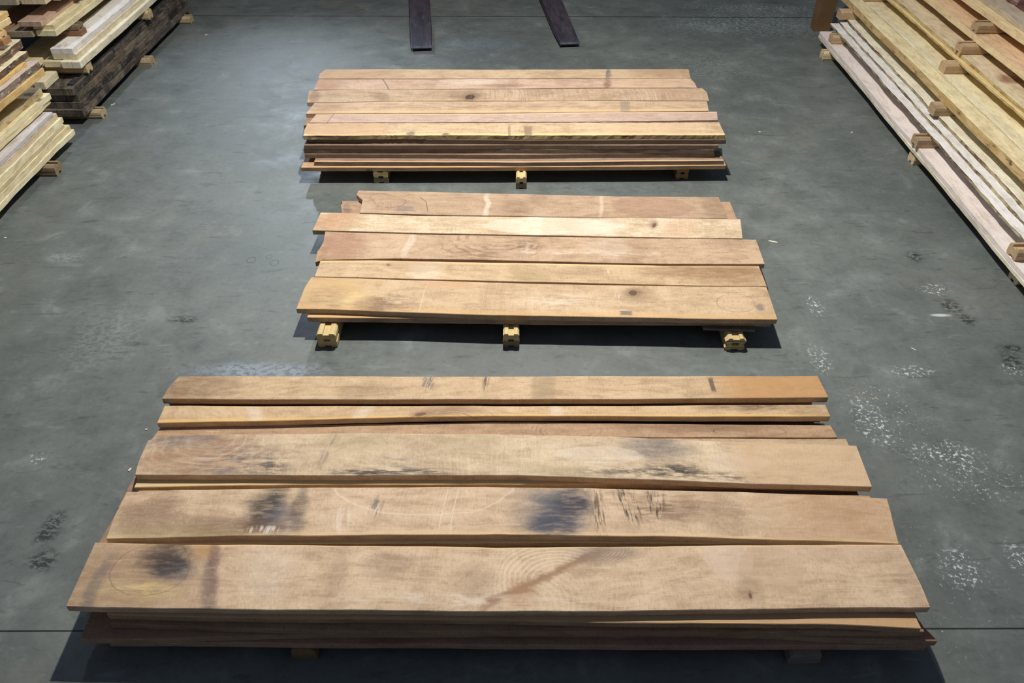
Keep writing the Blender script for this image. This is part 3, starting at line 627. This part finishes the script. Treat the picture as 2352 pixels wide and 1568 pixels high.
R('pinkish yellow board on the fifth level of the right pile', 2.965, 3.22, 3.2, 6.5, .540, .578, (216,172,122), [sm(162, (218,190,130))], seed=163, mk=dict(stains=[('knot', .45, .2, .02, .2, BR, .7)]))
R('golden board on the sixth level of the right pile with a sawn edge', 3.055, 3.28, 3.4, 6.5, .644, .682, (214,184,126), seed=164)
R('grey board on top of the golden one at the upper right', 3.10, 3.34, 3.4, 6.5, .683, .712, (176,156,128), seed=165)
R('dark maroon bark slab at the upper right corner of the view', 3.22, 3.5, 3.6, 6.4, .713, .775, (96,58,54), [bark('bark_maroon', (74,40,44), (120,80,72), (166,140,128), 9)], seed=166, rag=.008)
GRB = 'wood blocks separating the levels of the right pile'
wb = [sm(170, (206,178,128)), sm(171, (186,150,104)), sm(172, (172,140,98)), sm(173, (150,126,96))]
for k, (x, y) in enumerate(((2.47, 6.14), (2.50, 4.40), (2.52, 3.14))):
    bearer('block on the floor under the %s of the right pile' % ('far end', 'middle', 'near part')[k], (x, y), (3.3, y), 0, .0690, .085, wb[0], GRB, ch=.014, worn=.002, seed=k)
for k, (x, y) in enumerate(((2.515, 6.16), (2.475, 4.39), (2.48, 3.18))):
    bearer('block between first and second level of the right pile, at the %s' % ('far end', 'middle', 'near part')[k], (x, y), (3.3, y), .1205, .065, .085, wb[1+k % 2], GRB, ch=.012, worn=.001, seed=k+5)
for k, (x, y) in enumerate(((2.60, 6.34), (2.605, 4.56), (2.60, 3.2))):
    bearer('block between second and third level of the right pile, at the %s' % ('far end', 'middle', 'near part')[k], (x, y), (3.3, y), .2505, .065, .085, wb[1+k % 3], GRB, ch=.012, groove=False, worn=.001, seed=k+9)
for k, (x, y) in enumerate(((2.79, 6.4), (2.785, 4.93), (2.785, 3.2))):
    bearer('block between third and fourth level of the right pile, at the %s' % ('far end', 'middle', 'near part')[k], (x, y), (3.4, y), .3685, .065, .085, wb[1], GRB, ch=.012, groove=False, worn=.001, seed=k+13)
for k, (x, y) in enumerate(((2.86, 6.4), (2.87, 4.98), (2.87, 3.4))):
    bearer('block between fourth and fifth level of the right pile, at the %s' % ('far end', 'middle', 'near part')[k], (x, y), (3.4, y), .4745, .065, .085, wb[1], GRB, ch=.012, worn=.001, seed=k+17)
for k, (x, y) in enumerate(((2.96, 6.4), (2.97, 5.06), (2.97, 3.6))):
    bearer('block between fifth and sixth level of the right pile, at the %s' % ('far end', 'middle', 'near part')[k], (x, y), (3.4, y), .5785, .065, .085, wb[2], GRB, ch=.012, worn=.001, seed=k+21)

# ---- brown post behind the right pile
def boxmesh(bm, x0, x1, y0, y1, z0, z1):
    vs = [bm.verts.new((x, y, z)) for z in (z0, z1) for x, y in ((x0, y0), (x1, y0), (x1, y1), (x0, y1))]
    for q in ((3,2,1,0), (4,5,6,7), (0,1,5,4), (1,2,6,5), (2,3,7,6), (3,0,4,7)): bm.faces.new([vs[i] for i in q])
def mk(name, bm, mat, parent=None, loc=(0,0,0), bev=.003):
    me = bpy.data.meshes.new(name); bm.to_mesh(me); bm.free(); me.materials.append(mat)
    o = link(name, me, parent); o.location = loc
    if bev:
        b = o.modifiers.new('edge', 'BEVEL'); b.width = bev; b.segments = 2; b.limit_method = 'ANGLE'
    return o
bm = bmesh.new(); boxmesh(bm, -.068, .068, -.06, .06, 0, 3.2)
po = mk('upright_post', bm, plain('brown_painted_wood', (118,90,62), .7, var=.12, scale=5), loc=(2.672, 6.83, 0))
tag(po, 'orange-brown square post standing behind the far end of the right pile', 'post')

# ================================================================ FORKLIFT
steel = bpy.data.materials.new('worn_dark_steel'); t = NT(steel)
g = t.n.new('ShaderNodeTexCoord').outputs['Object']
n1 = t.noise(t.map(g, scale=(14, 3, 8)), 1, 5, .65); n2 = t.noise(t.map(g, scale=(60, 5, 20)), 1, 4, .6)
c = t.mix(t.rng(n1, .35, .65), S(60,58,68), S(88,78,88)); c = t.mix(t.math('MULTIPLY', t.rng(n2, .55, .7), .5), c, S(120,118,136))
t.l.new(c, t.b.inputs['Base Color']); t.b.inputs['Metallic'].default_value = .35
t.b.inputs['Roughness'].default_value = .5
bright = plain('scraped_steel', (150,158,180), .3, .8, .2, 30); black = plain('black_paint', (24,24,28), .5)
fk = bpy.data.objects.new('forklift', None); C.objects.link(fk)
yaw = math.atan2(.105, 1.0)
fk.location = (W(1112, 0, .03)[0], 7.9, 0); fk.rotation_euler = (0, 0, yaw)
tag(fk, 'forklift of which only the two dark steel forks show, low over the floor', 'forklift')
def tolocal(x, y):
    dx, dy = x-fk.location.x, y-fk.location.y
    return (dx*math.cos(yaw)+dy*math.sin(yaw), -dx*math.sin(yaw)+dy*math.cos(yaw))
for nm, a, b in (('left', (941, 106), (995, 106)), ('right', (1283, 97), (1335, 97))):
    A = tolocal(*W(*a, .045)); B = tolocal(*W(*b, .045))
    x0, x1 = A[0], B[0]; yt = (A[1]+B[1])/2; yb = -.12
    bm = bmesh.new()
    # tapered blade + upright shank as one profile (y, z)
    pr = [(yt, .020), (yt, .046), (yt+.9, .062), (yb-.03, .066), (yb, .10), (yb, .62), (yb+.045, .62), (yb+.045, .03), (yb+.02, .012), (yt+.3, .014)]
    rings = [[bm.verts.new((x+(.012*s if i in (0, 1) else 0), y, z)) for i, (y, z) in enumerate(pr)] for x, s in ((x0, 1), (x1, -1))]
    n = len(pr)
    for k in range(n):
        bm.faces.new([rings[0][k], rings[1][k], rings[1][(k+1) % n], rings[0][(k+1) % n]])
    bm.faces.new(rings[0]); bm.faces.new(rings[1][::-1])
    bmesh.ops.recalc_face_normals(bm, faces=bm.faces)
    f = mk('fork', bm, steel, fk, bev=.004)
    bm = bmesh.new(); boxmesh(bm, x0+.010, x1-.010, yt-.004, yt+.001, .030, .0465)
    tp = mk('fork_tip', bm, bright, f, bev=.001); tp['label'] = 'bright scraped tip edge'
bm = bmesh.new(); boxmesh(bm, -.75, .75, -.07, .0, .52, .62); boxmesh(bm, -.75, .75, -.07, .0, .16, .24); mk('carriage', bm, black, fk)
bm = bmesh.new()
for x in (-.42, .30): boxmesh(bm, x, x+.12, .01, .15, .04, 2.3)
mk('mast', bm, black, fk)
bm = bmesh.new(); boxmesh(bm, -.55, .55, .3, 2.1, .12, 1.1); mk('body', bm, plain('forklift_paint', (90,50,30), .5), fk, bev=.06)
for x in (-.62, .52):
    for y in (.5, 1.8):
        bm = bmesh.new(); bmesh.ops.create_cone(bm, cap_ends=True, segments=28, radius1=.22, radius2=.22, depth=.14)
        w = mk('wheel', bm, black, fk, loc=(x+.05, y, .22), bev=.02); w.rotation_euler = (0, math.radians(90), 0)

# ================================================================ small litter
def chip(label, px, py, L, wd, ang, col, seed=0):
    x, y = W(px, py, .004); r = random.Random(seed)
    bm = bmesh.new()
    pts = [(-L/2, -wd/2), (L/2*.9, -wd/2*r.uniform(.5, 1)), (L/2, wd/2*.6), (-L/2*.95, wd/2)]
    a = [bm.verts.new((p[0], p[1], .0005)) for p in pts]; b = [bm.verts.new((p[0]*.97, p[1]*.9, .0035)) for p in pts]
    bm.faces.new(a[::-1]); bm.faces.new(b)
    for k in range(4): bm.faces.new([a[k], a[(k+1) % 4], b[(k+1) % 4], b[k]])
    me = bpy.data.meshes.new('wood_chip'); bm.to_mesh(me); bm.free(); me.materials.append(col)
    o = link('wood_chip', me); o.location = (x, y, 0); o.rotation_euler = (0, 0, ang)
    tag(o, label, 'wood chip', 'pale wood chips on the floor')
cw = plain('pale_chip', (232,226,206), .8, var=.1)
for k, a in enumerate([
    ('long pale wood sliver on the floor right of the middle stack', 1776, 554, .05, .010, -.35),
    ('pale chip on the floor just right of the lowest dark board end', 259, 239, .035, .008, .9),
    ('tiny chip on the floor high up between the dark pile and the forks', 473, 79, .022, .010, .8),
    ('pale chip beside the rear left corner of the near stack', 336, 985, .010, .007, .3),
    ('tiny chip on the floor left of the near stack, beside its notched board end', 298, 1077, .016, .008, 1.2),
    ('bright speck near the left edge below the nearest left pile', 12, 545, .012, .008, .2),
    ('white speck on the open floor right of the fork tips', 1745, 302, .012, .010, .2),
    ('white speck on the floor right of the far stack', 1957, 303, .014, .010, .3),
    ('short pale splinter on the floor at far right beyond the scuffs', 2099, 801, .026, .005, -.9)]):
    chip(a[0], *a[1:], cw, k)

# ================================================================ FLOOR
fm = bpy.data.materials.new('polished_concrete'); t = NT(fm)
g = t.n.new('ShaderNodeTexCoord').outputs['Object']
n1 = t.noise(g, .9, 5, .6, .4); n2 = t.noise(t.map(g, loc=(7, 3, 0)), 4.5, 6, .65, .3); n3 = t.noise(g, 38, 5, .7)
n4 = t.noise(t.map(g, scale=(6, 22, 1)), 1, 5, .65, .6)
n5 = t.noise(t.map(g, loc=(3, 8, 0)), 1.7, 4, .6, .8)
c = t.mix(t.rng(n1, .3, .7), S(95,102,101), S(113,119,116))
c = t.mix(t.math('MULTIPLY', t.rng(n2, .40, .72), .55), c, S(80,86,84))
c = t.mix(t.math('MULTIPLY', t.rng(n2, .45, .28), .55), c, S(134,141,139))
c = t.mix(t.math('MULTIPLY', t.rng(n5, .55, .72), .35), c, S(116,113,100))
c = t.mix(t.math('MULTIPLY', t.rng(n3, .52, .70), .30), c, S(64,66,64))
c = t.mix(t.math('MULTIPLY', t.rng(n3, .46, .30), .18), c, S(140,144,140))
c = t.mix(t.math('MULTIPLY', t.rng(n4, .57, .70), .45), c, S(60,62,62))
c = t.mix(t.math('MULTIPLY', t.rng(n4, .40, .28), .30), c, S(140,148,148))
speck = t.noise(t.map(g, loc=(1, 1, 0)), 60, 4, .7); speck2 = t.noise(t.map(g, loc=(5, 1, 0), scale=(1, 1.6, 1)), 34, 3, .7)
wob = t.vscale(t.vsub(t.noise(g, 9, 3, .6, col=True), (.5, .5, .5)), 1.1)
def scuff(px, py, rx, ry, col, thr=(.53, .62), st=.8, nz=speck, rot=0):
    global c
    x, y = W(px, py, 0)
    q = t.map(g, loc=(-x/rx, -y/ry, 0), scale=(1/rx, 1/ry, 1))
    if rot: q = t.map(q, rot=(0, 0, rot))
    f = t.rng(t.vlen(t.vadd(q, wob)), 1.3, .4)
    if nz is not None: f = t.math('MULTIPLY', f, t.rng(nz, *thr))
    c = t.mix(t.math('MULTIPLY', f, st), c, col)
SW = S(206,216,216)
for a in [(1998, 965, .07, .15), (1880, 825, .05, .10), (2195, 1050, .07, .10), (2098, 853, .10, .04), (2160, 1040, .16, .05), (2210, 1310, .09, .09), (2345, 1290, .05, .09), (2148, 665, .08, .05), (1870, 700, .04, .09), (2330, 850, .06, .04), (85, 1052, .04, .03)]:
    scuff(*a, SW)
scuff(2030, 945, .16, .2, SW, (.58, .66), .7); scuff(2230, 1100, .22, .12, SW, (.57, .66), .7)
scuff(2162, 724, .05, .012, SW, (.2, .3)); scuff(2110, 1330, .25, .3, SW, (.62, .7), .6)
scuff(1740, 55, .9, .35, S(150,166,166), (.48, .60), .6, speck2); scuff(1790, 20, .8, .12, SW, (.55, .64), .6, speck2); scuff(1640, 150, .4, .3, S(140,150,146), (.45, .6), .4, speck2)
scuff(1110, 100, .35, .15, S(112,128,138), (.4, .5), .5, speck2); scuff(1700, 15, .6, .1, SW, (.56,.64), .6)
for a in [(2185, 705, .05, .07), (2224, 735, .04, .05), (2320, 800, .07, .03), (2325, 830, .05, .07), (2100, 590, .05, .05), (115, 1215, .05, .07), (95, 1290, .06, .05), (420, 735, .08, .03), (310, 790, .06, .02)]:
    scuff(*a, S(40,42,42), (.44, .54), .85, speck2)
scuff(600, 850, .30, .06, S(150,160,176), (.38, .55), .6, speck2); scuff(245, 770, .2, .25, S(140,146,142), (.4, .6), .4, speck2); scuff(155, 590, .1, .06, S(156,162,162), (.4, .6), .5)
# ring marks
for px, py, r_ in ((577, 597, .022), (618, 590, .016), (630, 603, .022)):
    x, y = W(px, py, 0); q = t.map(g, loc=(-x/r_, -y/(r_*1.2), 0), scale=(1/r_, 1/(r_*1.2), 1))
    a = t.math('ABSOLUTE', t.math('SUBTRACT', t.vlen(t.vadd(q, t.vscale(wob, .2))), 1))
    c = t.mix(t.math('MULTIPLY', t.rng(a, .2, .08), .5), c, S(52,54,54))
# control joints
sep = t.n.new('ShaderNodeSeparateXYZ'); t.l.new(g, sep.inputs[0])
def joint(pa, pb, wd, st):
    global c
    a, b = W(*pa, 0), W(*pb, 0); k = (b[1]-a[1])/(b[0]-a[0])
    e = t.math('SUBTRACT', t.math('SUBTRACT', sep.outputs[1], a[1]-k*a[0]), t.math('MULTIPLY', sep.outputs[0], k))
    e = t.math('ABSOLUTE', t.math('ADD', e, t.math('MULTIPLY', t.math('SUBTRACT', n3, .5), .002)))
    c = t.mix(t.math('MULTIPLY', t.rng(e, wd, wd*.45), st), c, S(22,22,22))
joint((0, 1449), (2352, 1443), .0042, .95); joint((460, 36), (1870, 40), .010, .85)
t.l.new(c, t.b.inputs['Base Color'])
t.l.new(t.rng(n2, .3, .7, .62, .42, False), t.b.inputs['Roughness'])
t.b.inputs['Specular IOR Level'].default_value = .45
t.bump(t.math('ADD', t.math('MULTIPLY', n3, .6), n4), .10, .003)
bm = bmesh.new(); boxmesh(bm, -9, 9, 17, 17.2, 0, 6)
wl = mk('wall_back', bm, plain('grey_wall', (150,150,146), .9, var=.05), bev=0); wl['kind'] = 'structure'; wl['label'] = 'grey wall at the far end of the hall'
bm = bmesh.new(); boxmesh(bm, -9, 9, -5, 20, -.1, 0)
fl_ = mk('floor', bm, fm, bev=0); fl_['kind'] = 'structure'; fl_['label'] = 'grey worn concrete warehouse floor with scuffs and saw-cut joints'

# ================================================================ LIGHT
def lamp(name, loc, power, col, size, aim=(0, 3.2, 0)):
    L = bpy.data.lights.new(name, 'AREA'); L.shape = 'DISK'; L.size = size; L.energy = power; L.color = col
    o = bpy.data.objects.new(name, L); C.objects.link(o); o.location = loc
    o.rotation_euler = (Vector(aim)-Vector(loc)).to_track_quat('-Z', 'Y').to_euler()
lamp('ceiling_lamp_main', (.0, 3.9, 4.2), 246, (1, .95, .87), .12, (0, 3.0, 0))
lamp('ceiling_lamp_rear', (.15, 5.0, 4.4), 26, (1, .96, .9), .12, (0, 4.0, 0))
sp_ = bpy.data.lights.new('far_lamp_cool', 'SPOT'); sp_.energy = 620; sp_.color = (.74, .86, 1); sp_.shadow_soft_size = .10
sp_.spot_size = math.radians(50); sp_.spot_blend = .75
so_ = bpy.data.objects.new('far_lamp_cool', sp_); C.objects.link(so_); so_.location = (-3.0, 10.3, 3.6)
so_.rotation_euler = (Vector((-.9, 2.6, 0))-Vector(so_.location)).to_track_quat('-Z', 'Y').to_euler()
w = bpy.data.worlds.new('hall'); bpy.context.scene.world = w; w.use_nodes = True
w.node_tree.nodes['Background'].inputs[0].default_value = (.60, .73, 1, 1)
w.node_tree.nodes['Background'].inputs[1].default_value = .14

# ================================================================ CAMERA
cam = bpy.data.cameras.new('camera'); co = bpy.data.objects.new('camera', cam); C.objects.link(co)
cam.sensor_width = 36; cam.lens = 36*F/2352
co.location = (0, 0, H); co.rotation_euler = (math.pi/2-PITCH, 0, 0)
sc = bpy.context.scene; sc.camera = co
sc.view_settings.view_transform = 'Standard'; sc.view_settings.look = 'None'; sc.view_settings.gamma = 1
sc.view_settings.exposure = 0
